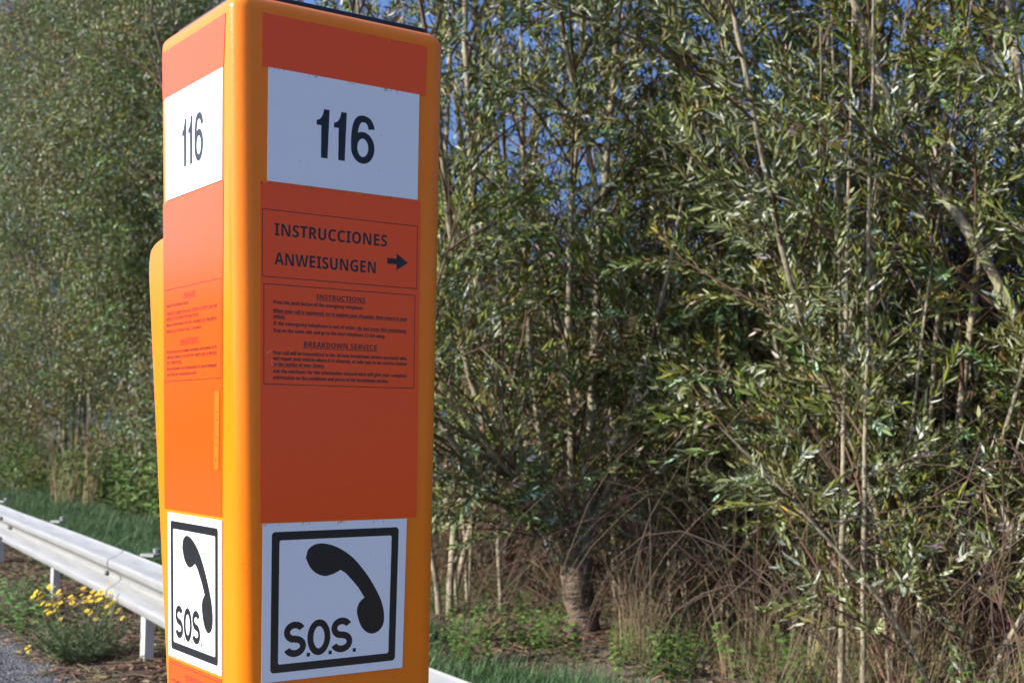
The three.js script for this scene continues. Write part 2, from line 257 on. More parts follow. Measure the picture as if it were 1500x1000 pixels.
// ------------------------------------------------------------------ guardrail
const RQ = 1.71, RTOP = EYE - 0.735;
const streak = noiseField(512, 61, [[60, 4, 1], [160, 6, 0.8], [24, 24, 0.6]]);
const zincMat = new THREE.MeshStandardMaterial({ metalness: 0.25, roughness: 0.55, map: texture(512, (k) => { const m = 0.27 + 0.08 * streak[k] - (nFine[k] > 0.80 ? 0.05 : 0); return [toS(m), toS(m), toS(m * 0.985)]; }, true, 1.0, 3), roughnessMap: texture(512, (k) => 0.7 + 0.5 * streak[k], false, 1.0, 3) });
const postMat = new THREE.MeshStandardMaterial({ metalness: 0.2, roughness: 0.75, map: texture(512, (k) => { const m = 0.40 + 0.30 * streak[k] * (0.5 + 1.0 * nFine[k]); return [toS(m), toS(m * 0.99), toS(m * 0.95)]; }, true, 4, 4) });
const boltMat = new THREE.MeshStandardMaterial({ metalness: 0.6, roughness: 0.6, color: lin(0.12, 0.11, 0.10) });
const rail = thing('guardrail', rd(7, RQ, 0), 'galvanised steel roadside guardrail on short posts running behind the phone post', 'guardrail');
const rlp = (s, q, y) => rd(s, q, y).sub(rail.position);
const prof = new THREE.CatmullRomCurve3([[0.004, 0], [0.000, -0.010], [-0.030, -0.030], [-0.078, -0.052], [-0.082, -0.075], [-0.078, -0.098], [-0.030, -0.128], [-0.006, -0.146], [-0.004, -0.160], [-0.006, -0.174], [-0.030, -0.192], [-0.078, -0.222], [-0.082, -0.245], [-0.078, -0.268], [-0.030, -0.290], [0.000, -0.308], [0.004, -0.318]].map(([d, h]) => V(d, h, 0)), false, 'catmullrom', 0.3).getPoints(56);
function beam(s0, s1, out) {
  const g = new Geo(), n = prof.length, N = Math.max(2, Math.round((s1 - s0) * 2));
  const loop = [...prof.map((p) => [p.x - out, p.y]), ...prof.slice().reverse().map((p) => [p.x + 0.0035 - out, p.y])], m = loop.length; let per = 0;
  for (let i = 0; i <= N; i++) { const s = s0 + (s1 - s0) * i / N; per = 0; for (let k = 0; k <= m; k++) { const [d, h] = loop[k % m], p = rlp(s, RQ + 0.06 + d, RTOP + h + 0.004 * Math.sin(s * 0.9)); if (k) per += Math.hypot(d - loop[k - 1][0], h - loop[k - 1][1]); g.v(p.x, p.y, p.z, null, per * 1.3, s * 0.25); } }
  for (let i = 0; i < N; i++) for (let k = 0; k < m; k++) { const a = i * (m + 1) + k; g.q(a, a + m + 1, a + m + 2, a + 1); }
  return g.geo();
}
[[-9.3, -0.2], [-0.5, 4.1], [3.8, 8.1], [7.8, 12.1], [11.8, 16.1], [15.8, 24.1], [23.8, 36.1], [35.8, 60]].forEach(([a, b], k) => part('beam', beam(a, b, k % 2 ? 0.0042 : 0), zincMat, rail));
const boltGeo = new THREE.CylinderGeometry(0.014, 0.016, 0.014, 8); boltGeo.rotateX(Math.PI / 2);
const slotGeo = new THREE.CylinderGeometry(0.03, 0.03, 0.004, 8); slotGeo.rotateX(Math.PI / 2);
function bolt(parent, s, h, d) { const b = part('bolt', boltGeo, boltMat, parent); b.position.copy(rlp(s, RQ + 0.06 + d - 0.009, RTOP + h)); b.rotation.y = Math.atan2(TF, -TX) ; return b; }
for (const s of [11.92, 12.0]) for (const [h, d] of [[-0.075, -0.086], [-0.245, -0.086], [-0.160, -0.008]]) bolt(rail, s, h, d);
for (let k = -3; k < 14; k++) {
  const s = 7.36 + 2.8 * k, g = new Geo();
  const H = RTOP - 0.03, web = [[-0.05, 0], [-0.05, 0.05], [-0.045, 0.05], [-0.045, 0.005], [0.045, 0.005], [0.045, 0.05], [0.05, 0.05], [0.05, 0]];
  const bot = web.map(([a, b]) => { const p = rlp(s + a, RQ + 0.085 + b, -0.02); return g.v(p.x, p.y, p.z, null, a * 8 + b * 8, 0); }), top = web.map(([a, b]) => { const p = rlp(s + a, RQ + 0.085 + b, H); return g.v(p.x, p.y, p.z, null, a * 8 + b * 8, H * 1.5); });
  web.forEach((_, j) => { const n = (j + 1) % web.length; g.q(bot[j], bot[n], top[n], top[j]); });
  const geo = g.geo().toNonIndexed(); geo.computeVertexNormals(); const p = part('post', geo, postMat, rail);
  // bracket and its bolt, standing up behind the beam
  const bx = new THREE.BoxGeometry(0.06, 0.014, 0.10); const br = part('bracket', bx, zincMat, p); br.position.copy(rlp(s, RQ + 0.115, RTOP + 0.012)); br.rotation.y = Math.atan2(TF, -TX);
  const nut = part('nut', boltGeo, zincMat, p); nut.position.copy(rlp(s + 0.01, RQ + 0.15, RTOP + 0.034)); nut.rotation.x = Math.PI / 2; nut.scale.set(1.3, 1.3, 1.6);
  if (k % 2 === 0) bolt(rail, s + 0.75, -0.160, -0.008);
}
// ------------------------------------------------------------------ vegetation: materials and leaf shapes
const leafMat = new THREE.MeshPhysicalMaterial({ vertexColors: true, roughness: 0.55, specularIntensity: 0.6, side: THREE.DoubleSide });
const herbMat = new THREE.MeshPhysicalMaterial({ vertexColors: true, roughness: 0.65, side: THREE.DoubleSide });
const dryMat = new THREE.MeshStandardMaterial({ vertexColors: true, roughness: 0.9, side: THREE.DoubleSide });
const barkN = noiseField(512, 71, [[10, 30, 1], [40, 90, 0.8], [120, 40, 0.5], [6, 8, 1.0]]);
const barkMat = (a, b, bump = 0.006) => new THREE.MeshStandardMaterial({ roughness: 0.92, map: texture(512, (k) => { const n = Math.min(1, Math.max(0, (barkN[k] - 0.28) * 2.1)), f = 0.6 + 0.8 * nFine[k]; return [0, 1, 2].map((c) => toS((a[c] + (b[c] - a[c]) * n) * f)); }, true, 1, 1.4), bumpMap: texture(512, (k) => barkN[k], false, 1, 1.4), bumpScale: bump });
const paleBark = barkMat([0.12, 0.10, 0.065], [0.44, 0.38, 0.26]), greyBark = barkMat([0.06, 0.052, 0.04], [0.21, 0.18, 0.13]), stumpBark = barkMat([0.05, 0.035, 0.025], [0.27, 0.20, 0.14], 0.03);
const twigMat = new THREE.MeshStandardMaterial({ color: lin(0.115, 0.085, 0.055), roughness: 0.9 }), redTwigMat = new THREE.MeshStandardMaterial({ color: lin(0.12, 0.065, 0.042), roughness: 0.9 }), strawMat = new THREE.MeshStandardMaterial({ color: lin(0.36, 0.27, 0.15), roughness: 0.9 });
const mix = (a, b, t) => [0, 1, 2].map((k) => a[k] + (b[k] - a[k]) * t);
// a lance-shaped leaf: upper side in one colour, underside in another
function leaf(g, base, dir, nor, L, W, top, under, curl = 0.15, fold = 0.25) {
  const side = V(0, 0, 0).crossVectors(dir, nor).normalize(), n = V(0, 0, 0).crossVectors(side, dir).normalize();
  const P = (t, w, off) => { const drop = -curl * L * t * t + fold * Math.abs(w); return V(0, 0, 0).copy(base).addScaledVector(dir, L * t).addScaledVector(side, w).addScaledVector(n, drop + off); };
  for (const [col, off] of under ? [[top, 0.0006], [under, -0.0006]] : [[top, 0]]) {
    const pt = (t, w) => { const p = P(t, w, off); return g.v(p.x, p.y, p.z, col); };
    const b = pt(0, 0), l1 = pt(0.32, -W * 0.46), c1 = pt(0.32, 0), r1 = pt(0.32, W * 0.46), l2 = pt(0.68, -W * 0.36), c2 = pt(0.68, 0), r2 = pt(0.68, W * 0.36), e = pt(1, 0);
    const tri = off < 0 ? (a, c, d) => g.t(a, d, c) : (a, c, d) => g.t(a, c, d);
    tri(b, c1, l1); tri(b, r1, c1); tri(l1, c1, c2); tri(l1, c2, l2); tri(c1, r1, r2); tri(c1, r2, c2); tri(l2, c2, e); tri(c2, r2, e);
  }
}
const rv = (R) => V(R() * 2 - 1, R() * 2 - 1, R() * 2 - 1).normalize();
function willowLeafColor(R) {
  const k = R();
  if (k < 0.05) return mix([0.34, 0.27, 0.035], [0.25, 0.16, 0.03], R());
  if (k < 0.22) return mix([0.16, 0.19, 0.035], [0.20, 0.22, 0.05], R());
  return mix([0.070, 0.098, 0.013], [0.190, 0.215, 0.028], R());
}
function shootLeaves(g, R, org, dir, len, n, L, W, layers, silver = 0.22, turned = false) {
  const bend = rv(R).multiplyScalar(0.25), pts = [];
  for (let k = 0; k <= 4; k++) { const t = k / 4; pts.push(org.clone().addScaledVector(dir, len * t).addScaledVector(bend, len * t * t).add(V(0, -0.12 * len * t * t, 0))); }
  g.tube(pts, (t) => 0.0028 - 0.002 * t, 3, mix([0.14, 0.10, 0.05], [0.17, 0.15, 0.06], R()));
  const c = new THREE.CatmullRomCurve3(pts); let a = R() * 6;
  for (let k = 0; k < n; k++) {
    const t = 0.12 + 0.88 * (k + R() * 0.6) / n, p = c.getPoint(Math.min(t, 1)), tan = c.getTangent(Math.min(t, 1)); a += 2.3 + R() * 0.6;
    const s = V(0, 0, 0).crossVectors(tan, V(0.3, 1, 0.2)).normalize(), u = V(0, 0, 0).crossVectors(s, tan);
    const out = s.multiplyScalar(Math.cos(a)).addScaledVector(u, Math.sin(a)), d = tan.clone().multiplyScalar(0.75 + R() * 0.5).add(out.clone().multiplyScalar(0.8)).add(V(0, -0.25 * R(), 0)).normalize();
    const flip = turned ? -1 : 1, nor = tan.clone().multiplyScalar(0.6).sub(out).add(rv(R).multiplyScalar(0.45)).normalize().multiplyScalar(-flip);
    leaf(g, p, d, nor, L * (0.45 + 0.85 * R()) * (t > 0.85 ? 0.75 : 1), W * (0.8 + 0.4 * R()), willowLeafColor(R), layers ? (R() < silver ? mix([0.28, 0.31, 0.22], [0.50, 0.52, 0.43], R()) : mix([0.12, 0.145, 0.05], [0.21, 0.23, 0.10], R())) : null, 0.05 + 0.2 * R());
  }
}
const shoots = []; for (let v = 0; v < 7; v++) { const R = rng(100 + v), g = new Geo(); shootLeaves(g, R, V(0, 0, 0), V(0, 1, 0), 0.34 + 0.12 * R(), 19 + Math.floor(R() * 6), 0.080, 0.0155, true, 0.24); shoots.push(g.geo()); }
const boughs = []; for (let v = 0; v < 6; v++) {
  const R = rng(140 + v), g = new Geo(); g.tube([V(0, 0, 0), V(0.03, 0.4, 0), V(0, 0.8, 0.05)], (t) => 0.007 - 0.005 * t, 4, [0.14, 0.11, 0.06]);
  for (let k = 0; k < 9; k++) { const t = 0.1 + 0.9 * k / 8, a = k * 2.4; shootLeaves(g, R, V(0.02, 0.8 * t, 0.02), V(Math.cos(a) * 0.8, 0.55, Math.sin(a) * 0.8).normalize(), 0.30 + 0.15 * R(), 11, 0.100, 0.023, true, v > 4 ? 0.95 : 0.35, v > 4); }
  boughs.push(g.geo());
}
const M4 = new THREE.Matrix4(), Q = new THREE.Quaternion(), Q2 = new THREE.Quaternion(), UP = V(0, 1, 0);
function pose(p, dir, R, sc, m = M4) { Q.setFromUnitVectors(UP, dir.clone().normalize()); Q2.setFromAxisAngle(UP, R() * Math.PI * 2); Q.multiply(Q2); return m.compose(p, Q, V(sc, sc, sc)); }
function scatter(name, geos, mat, items, parent, off, tint) { // items: {p, d, sc}; one instanced part for each leaf shape
  const R = rng(items.length * 31 + 7), lists = geos.map(() => []); items.forEach((it) => lists[Math.floor(R() * geos.length)].push(it));
  lists.forEach((l, v) => {
    if (!l.length) return; const im = new THREE.InstancedMesh(geos[v], mat, l.length); im.name = name; im.userData.kind = 'stuff'; im.castShadow = im.receiveShadow = true; const col = new THREE.Color();
    l.forEach((it, k) => { im.setMatrixAt(k, pose(off ? it.p.clone().sub(off) : it.p, it.d, R, it.sc)); const t = tint ? tint(it, R) : [0.75 + 0.5 * R(), 0.75 + 0.5 * R(), 0.8 + 0.3 * R()]; im.setColorAt(k, col.setRGB(t[0], t[1], t[2])); });
    parent.add(im);
  });
}
// one willow: stems (each a part), thin branches, single leafy shoots that show largest, and the mass of the crown
function willow({ base, label, group, stems, seed, perStem = 14, leafy = 1, bark = paleBark, singles = 0, from = 0.12, twigs = redTwigMat, name = 'willow_tree', brLen = [0.5, 1.5], extra }) {
  const R = rng(seed), t = thing(name, base, label, 'tree', group), bg = new Geo(), items = [];
  if (extra) extra(t);
  for (const [pts, r0] of stems) {
    const c = new THREE.CatmullRomCurve3(pts, false, 'centripetal'), L = c.getLength(), n = Math.max(8, Math.round(L * 4)), sp = [];
    for (let k = 0; k <= n; k++) { const p = c.getPointAt(k / n); p.add(V((R() - 0.5), (R() - 0.5) * 0.3, (R() - 0.5)).multiplyScalar(Math.min(0.03, r0 * 0.5))); sp.push(p); }
    const g = new Geo(); g.tube(sp, (k) => r0 * (1.08 - 0.72 * k) * (0.94 + 0.12 * Math.sin(k * 37 + seed)), r0 > 0.03 ? 10 : 7, null, 1); part('stem', g.geo(base), bark, t);
    const nb = Math.round(perStem * L / 4 * (r0 < 0.0175 && L > 3 ? 0.45 : 1));
    for (let k = 0; k < nb; k++) {
      const f = from + (1 - from) * (k + R()) / nb, p = c.getPointAt(Math.min(f, 0.995)), tan = c.getTangentAt(Math.min(f, 0.995)), out = rv(R); out.y = Math.abs(out.y) * 0.5; if (p.y > 0.7 && p.y < 2.3 && R() < 0.26) continue; if (p.y > 2.5 && R() < 0.24) continue;
      out.addScaledVector(rd(0, -1).normalize(), 0.25);
      const d = tan.clone().multiplyScalar(0.7).add(out).normalize(), len = brLen[0] + (brLen[1] - brLen[0]) * R() * R(), bend = rv(R).multiplyScalar(0.18), bp = [];
      for (let j = 0; j <= 5; j++) { const a = j / 5; bp.push(p.clone().addScaledVector(d, len * a).addScaledVector(bend, len * a * a).add(V(0, -0.10 * len * a * a, 0))); }
      bg.tube(bp, (a) => Math.min(0.010, r0 * 0.4) * (1 - 0.75 * a) + 0.0015, 4);
      const bc = new THREE.CatmullRomCurve3(bp), m = Math.round((3 + 6 * R()) * leafy * (0.5 + len * 0.6));
      for (let j = 0; j < m; j++) { const a = 0.25 + 0.75 * R(), q = bc.getPoint(a), dd = bc.getTangent(a).multiplyScalar(0.9).add(rv(R).multiplyScalar(0.75)); items.push({ p: q, d: dd.normalize(), sc: 0.75 + 0.5 * R() }); }
    }
  }
  if (bg.p.length) { const m = part('branches', bg.geo(base), twigs, t); m.userData.kind = 'stuff'; }
  if (singles) { // the shoots nearest the viewer are parts of their own
    items.sort((a, b) => a.p.distanceToSquared(camera.position) - b.p.distanceToSquared(camera.position));
    for (const it of items.splice(0, singles)) { const m = part('leafy_shoot', shoots[Math.floor(R() * shoots.length)], leafMat, t); pose(it.p.clone().sub(base), it.d, R, it.sc).decompose(m.position, m.quaternion, m.scale); }
  }
  if (items.length) scatter('crown', shoots, leafMat, items, t, base);
  return t;
}
const gy = (s, q) => (q > 1.2 ? verge(s, q) - 0.012 : 0);
const onGround = (p) => { const [s, q] = sq(p); return V(p.x, gy(s, q), p.z); };
// stems drawn through surveyed points, carried on upwards to the given height
function surveyed(list, r, H, lean = 0.3) {
  const p = list.map((a) => at(...a)); const g = onGround(p[0]); if (p[0].y > g.y) { const d = p[0].clone().sub(p[1]).normalize(); const k = (p[0].y - g.y) / Math.max(0.5, -d.y); p.unshift(p[0].clone().addScaledVector(d, k * 0.6).setY(g.y - 0.03)); }
  const e = p[p.length - 1], d = e.clone().sub(p[p.length - 2]).normalize(); if (H > e.y) { const k = (H - e.y); p.push(V(e.x + d.x * k * lean, e.y + k * 0.5, e.z + d.z * k * lean), V(e.x + d.x * k * lean * 1.6, H, e.z + d.z * k * lean * 1.6)); } return [p, r];
}
const HEDGE = 'willows along the roadside thicket';
{ // the pollard with its thick old stump
  const b = onGround(at(851, 938, 8.2)), head = at(846, 832, 8.2), sp = (x, y, f) => at(x, y, f);
  const st = [[[640, 610, 7.6], [600, 420, 7.3]], [[690, 560, 7.9], [660, 330, 7.7]], [[735, 600, 8.0], [700, 400, 8.0], [690, 200, 8.0]], [[790, 640, 8.2], [770, 400, 8.3], [765, 120, 8.4]], [[838, 640, 8.2], [835, 380, 8.2], [850, 100, 8.2]], [[868, 600, 8.3], [880, 330, 8.4], [905, 60, 8.5]], [[905, 680, 8.1], [960, 480, 7.9], [1000, 300, 7.8]], [[700, 710, 7.7], [560, 620, 7.2]], [[750, 700, 7.6], [650, 560, 7.0]]];
  const stems = st.map((l, k) => { const p = [head.clone().add(V((k % 3 - 1) * 0.04, -0.03, 0.03 * (k % 2))), ...l.map((a) => sp(...a))], e = p[p.length - 1], d = e.clone().sub(p[p.length - 2]).normalize(); p.push(e.clone().addScaledVector(d, 1.6 - (k > 6 ? 1.0 : 0))); return [p, k > 6 ? 0.014 : 0.022 + 0.008 * ((k * 7) % 3)]; });
  willow({ base: b, label: 'old pollard willow with a thick rough stump and a fan of thin stems', stems, seed: 3, perStem: 25, leafy: 1.2, from: 0.06, singles: 160, extra: (t) => {
    const g = new Geo(), pts = [b.clone().setY(b.y - 0.1), b.clone().add(V(0.01, 0.12, 0)), b.clone().lerp(head, 0.6), head.clone(), head.clone().add(V(0.01, 0.10, 0))];
    g.tube(new THREE.CatmullRomCurve3(pts).getPoints(16), (k) => (0.125 - 0.10 * Math.min(k, 0.25) + 0.02 * Math.max(0, k - 0.5) - (k > 0.9 ? (k - 0.9) * 0.7 : 0)), 22, null, 2);
    const p = g.p, ng = noiseField(64, 9, [[8, 8, 1], [20, 20, 0.8]]); for (let i = 0; i < p.length / 3; i++) { const n = ng[(Math.floor(i / 23) * 3 % 64) * 64 + (i % 23 % 22) * 2] - 0.5; p[i * 3] += n * 0.03; p[i * 3 + 2] += n * 0.03; }
    part('stump', g.geo(b), stumpBark, t);
  } });
}
const big = [
  ['tall pale willow with the straightest and thickest upright trunk on the right', [[[[1278, 860, 7.4], [1270, 640, 7.4], [1282, 330, 7.5], [1290, 20, 7.6]], 0.043], [[[1296, 860, 7.3], [1310, 760, 7.2], [1285, 560, 7.3], [1240, 300, 7.6]], 0.018], [[[1262, 860, 7.6], [1180, 560, 7.9], [1130, 400, 8.0]], 0.020]], 11, 120],
  ['slender willow leaning left from the ivy bank right of the pollard', [[[[1072, 905, 8.6], [1040, 790, 8.6], [1010, 700, 8.6], [955, 520, 8.5], [900, 380, 8.3]], 0.026], [[[1078, 900, 8.7], [1005, 640, 9.0], [1003, 400, 9.1], [990, 160, 9.2]], 0.034]], 12, 90],
  ['willow with thin crossing stems near the right edge', [[[[1335, 1000, 6.5], [1352, 880, 6.5], [1400, 680, 6.6], [1412, 560, 6.7], [1440, 330, 6.8]], 0.024], [[[1322, 1000, 6.6], [1310, 870, 6.5], [1270, 700, 6.5], [1210, 560, 6.5], [1160, 420, 6.4]], 0.019], [[[1345, 960, 6.6], [1400, 800, 6.3], [1470, 640, 6.1]], 0.013]], 13, 150],
  ['willow reaching into the picture from the right with a pale slanting limb', [[[[1590, 760, 6.0], [1530, 560, 6.0], [1425, 345, 6.1], [1350, 240, 6.2], [1290, 120, 6.3]], 0.030], [[[1600, 780, 6.1], [1540, 500, 6.4], [1500, 200, 6.5]], 0.036]], 14, 150],
  ['willow with a pair of slim stems slanting up between stump and tall trunk', [[[[1165, 840, 8.0], [1120, 640, 8.0], [1070, 450, 8.1], [1030, 300, 8.3]], 0.024], [[[1180, 845, 8.2], [1150, 600, 8.4], [1165, 330, 8.5], [1150, 60, 8.6]], 0.026], [[[1172, 850, 8.1], [1235, 640, 8.0], [1250, 450, 8.0]], 0.015]], 15, 110],
  ['willow mostly hidden behind the phone post, stems just right of it', [[[[660, 850, 9.2], [672, 600, 9.3], [650, 330, 9.4], [660, 80, 9.5]], 0.030], [[[640, 860, 9.0], [600, 620, 9.0], [560, 380, 9.0]], 0.024], [[[668, 860, 9.4], [720, 640, 9.6], [742, 380, 9.8], [735, 120, 9.9]], 0.026]], 16, 60],
  ['willow with grey stems in the second row behind the stump', [[[[920, 830, 10.2], [930, 600, 10.2], [905, 330, 10.3], [930, 60, 10.4]], 0.036], [[[930, 830, 10.3], [985, 560, 10.4], [1040, 300, 10.6], [1060, 60, 10.7]], 0.028]], 17, 0],
  ['willow with grey stems in the second row behind the tall trunk', [[[[1345, 800, 9.4], [1350, 560, 9.4], [1370, 280, 9.5], [1350, 20, 9.6]], 0.034], [[[1355, 800, 9.5], [1440, 500, 9.6], [1480, 200, 9.7]], 0.026], [[[1340, 800, 9.6], [1215, 420, 9.8], [1200, 100, 10]], 0.026]], 18, 0],
];
for (const [label, st, seed, singles] of big) {
  const stems = st.map(([l, r]) => surveyed(l, r, 5.6 + (seed * 7 % 5) * 0.35)); const base = stems[0][0][0].clone(); base.y = onGround(base).y;
  const Rt = rng(seed * 91); for (let k = 0; k < 7; k++) { const o = base.clone().add(rd((Rt() - 0.5) * 1.5, (Rt() - 0.5) * 1.0)); o.y = onGround(o).y - 0.03; const a = Rt() * 6.3, l = 0.25 + 0.5 * Rt(), h = 3.2 + 1.8 * Rt(); stems.push([[o, V(o.x + Math.cos(a) * l * 0.3, o.y + h * 0.4, o.z + Math.sin(a) * l * 0.3), V(o.x + Math.cos(a) * l, o.y + h, o.z + Math.sin(a) * l)], 0.009 + 0.008 * Rt()]); }
  willow({ base, label, group: HEDGE, stems, seed, perStem: seed > 16 ? 18 : 21, leafy: seed === 14 || seed === 13 ? 1.15 : 1.3, bark: seed > 16 ? greyBark : paleBark, singles });
}
// the rest of the thicket: along the road to the right of the view and behind the post
function shrubStems(R, s, q, n, H, spread, r) { const out = []; for (let k = 0; k < n; k++) { const b = rd(s + (R() - 0.5) * 0.8, q + (R() - 0.5) * 0.8), y0 = gy(s, q), a = R() * 6.3, l = spread * (0.3 + R()), d = V(Math.cos(a) * l, 0, Math.sin(a) * l), h = H * (0.75 + 0.35 * R()); out.push([[V(b.x, y0 - 0.05, b.z), V(b.x + d.x * 0.2, y0 + h * 0.3, b.z + d.z * 0.2), V(b.x + d.x * 0.6, y0 + h * 0.68, b.z + d.z * 0.6), V(b.x + d.x, y0 + h, b.z + d.z)], r * (0.7 + 0.6 * R())]); } return out; }
[[2.0, 5.6], [-0.6, 5.2], [-3.8, 5.1], [-7.5, 5.3], [-11, 5.2]].forEach(([s, q], k) => willow({ base: rd(s, q, gy(s, q)), label: 'roadside willow standing beyond the right edge of the view', group: 'willows beyond the right edge of the view', stems: shrubStems(rng(300 + k), s, q, 5, 6.2, 1.5, 0.035), seed: 310 + k, perStem: 12, leafy: 1.4, bark: greyBark }));
[[9.6, 5.6], [11.8, 5.2], [13.8, 5.8], [16.0, 5.4]].forEach(([s, q], k) => willow({ base: rd(s, q, gy(s, q)), label: 'willow standing hidden behind the phone post', group: 'willows behind the phone post', stems: shrubStems(rng(330 + k), s, q, 5, 6.8, 1.4, 0.035), seed: 340 + k, perStem: 10, leafy: 0.8, bark: greyBark }));
// low willow bushes filling the foot of the thicket
[[4.3, 4.9, 1.5, 'low willow bush in the lower right corner'], [5.4, 5.3, 1.7, 'low willow bush at the foot of the tall pale trunk'], [6.8, 5.5, 1.8, 'low willow bush below the pair of slim stems'], [8.0, 5.7, 1.7, 'low willow bush right behind the old stump'], [10.4, 5.7, 1.6, 'low willow bush between the post and the stump']].forEach(([s, q, H, label], k) => willow({ name: 'willow_bush', base: rd(s, q, gy(s, q)), label, group: 'low willow bushes', stems: shrubStems(rng(360 + k), s, q, 6, H, 0.9, 0.012), seed: 370 + k, perStem: 20, leafy: 1.0, from: 0.15, singles: 60, brLen: [0.3, 0.7] }));
// the leafy wall to the left of the post
function leafyWillow(s, q, H, rs, n, label, seed, low = 1.1) {
  const R = rng(seed), base = rd(s, q, gy(s, q)), t = thing('willow_tree', base, label, 'tree', 'tall leafy willows left of the post');
  for (const [p, r] of shrubStems(R, s, q, 4, H * 0.85, 1.6, 0.045)) { const g = new Geo(); g.tube(new THREE.CatmullRomCurve3(p).getPoints(18), (k) => r * (1 - 0.75 * k), 8); part('stem', g.geo(base), paleBark, t); }
  const items = [], lobes = []; for (let k = 0; k < 30; k++) { const a = R() * 6.3, h = low + (H - low) * (k + R()) / 30, rr = rs * (0.55 + 0.5 * R()) * Math.sin(Math.PI * Math.min(0.93, 0.34 + 0.60 * (h - low) / (H - low))); lobes.push([base.clone().add(V(Math.cos(a) * rr, h, Math.sin(a) * rr)), 0.35 + 0.55 * R()]); }
  for (let k = 0; k < n; k++) { const [c, r] = lobes[Math.floor(R() * lobes.length)], d = rv(R), p = c.clone().addScaledVector(d, r * Math.cbrt(0.25 + 0.75 * R()) * (d.y > 0 ? 1.25 : 0.9)); if (p.y < 0.25) continue; items.push({ p, d: d.multiplyScalar(0.7).add(V(0, 0.55, 0)).add(rv(R).multiplyScalar(0.6)).normalize(), sc: 0.55 + 0.4 * R() }); }
  scatter('crown', boughs, leafMat, items, t, base); return t;
}
[[18.5, 5.2, 8.0, 1.9, 'closest of the leafy willows left of the post, touching its edge'], [21.0, 4.9, 8.6, 2.0, 'leafy willow above the tan dry stalks left of the post'], [23.4, 5.6, 9.6, 2.2, 'leafy willow with silvery leaves in the middle of the left side'], [26.0, 5.0, 10.4, 2.2, 'broad leafy willow over the sunlit grass on the left'], [28.8, 5.6, 11.4, 2.4, 'tall leafy willow near the left edge'], [32.0, 5.2, 12.2, 2.5, 'leafy willow cut by the left edge'], [36, 5.6, 13, 2.6, 'leafy willow behind the one cut by the left edge'], [41, 5.4, 14, 2.8, 'second farthest leafy willow at the left edge'], [47, 5.6, 15, 3, 'third farthest leafy willow at the left edge'], [55, 5.4, 15, 3.4, 'farthest leafy willow at the left edge']].forEach(([s, q, H, r, l], k) => leafyWillow(s, q, H, r, k > 6 ? 800 : 1300, l, 400 + k, k === 1 ? 1.3 : 0.5));
// far side of the road: the hedge that the phone post's glossy side mirrors
[[14, -15.5], [18.5, -16.2], [23, -15.6], [27.5, -16.3], [32, -15.7], [37, -16]].forEach(([s, q], k) => { const R = rng(500 + k), base = rd(s, q, 0), t = thing('hedge_shrub', base, 'bushy roadside shrub standing across the road', 'shrub', 'shrubs across the road'); const g = new Geo(); g.tube([V(0, -0.1, 0), V(0.1, 1.2, 0), V(0, 2.6, 0.1)], (a) => 0.08 - 0.05 * a, 7); part('stem', g.geo(), greyBark, t); const items = []; for (let j = 0; j < 700; j++) { const d = rv(R), p = V(d.x * 2.8, 2.1 + d.y * 2.2, d.z * 2.6).multiplyScalar(1).lerp(V(0, 1.6, 0), R() * 0.35); if (p.y > 0.1) items.push({ p, d: d.add(V(0, 0.5, 0)).normalize(), sc: 0.9 + 0.5 * R() }); } scatter('crown', boughs, leafMat, items, t); });

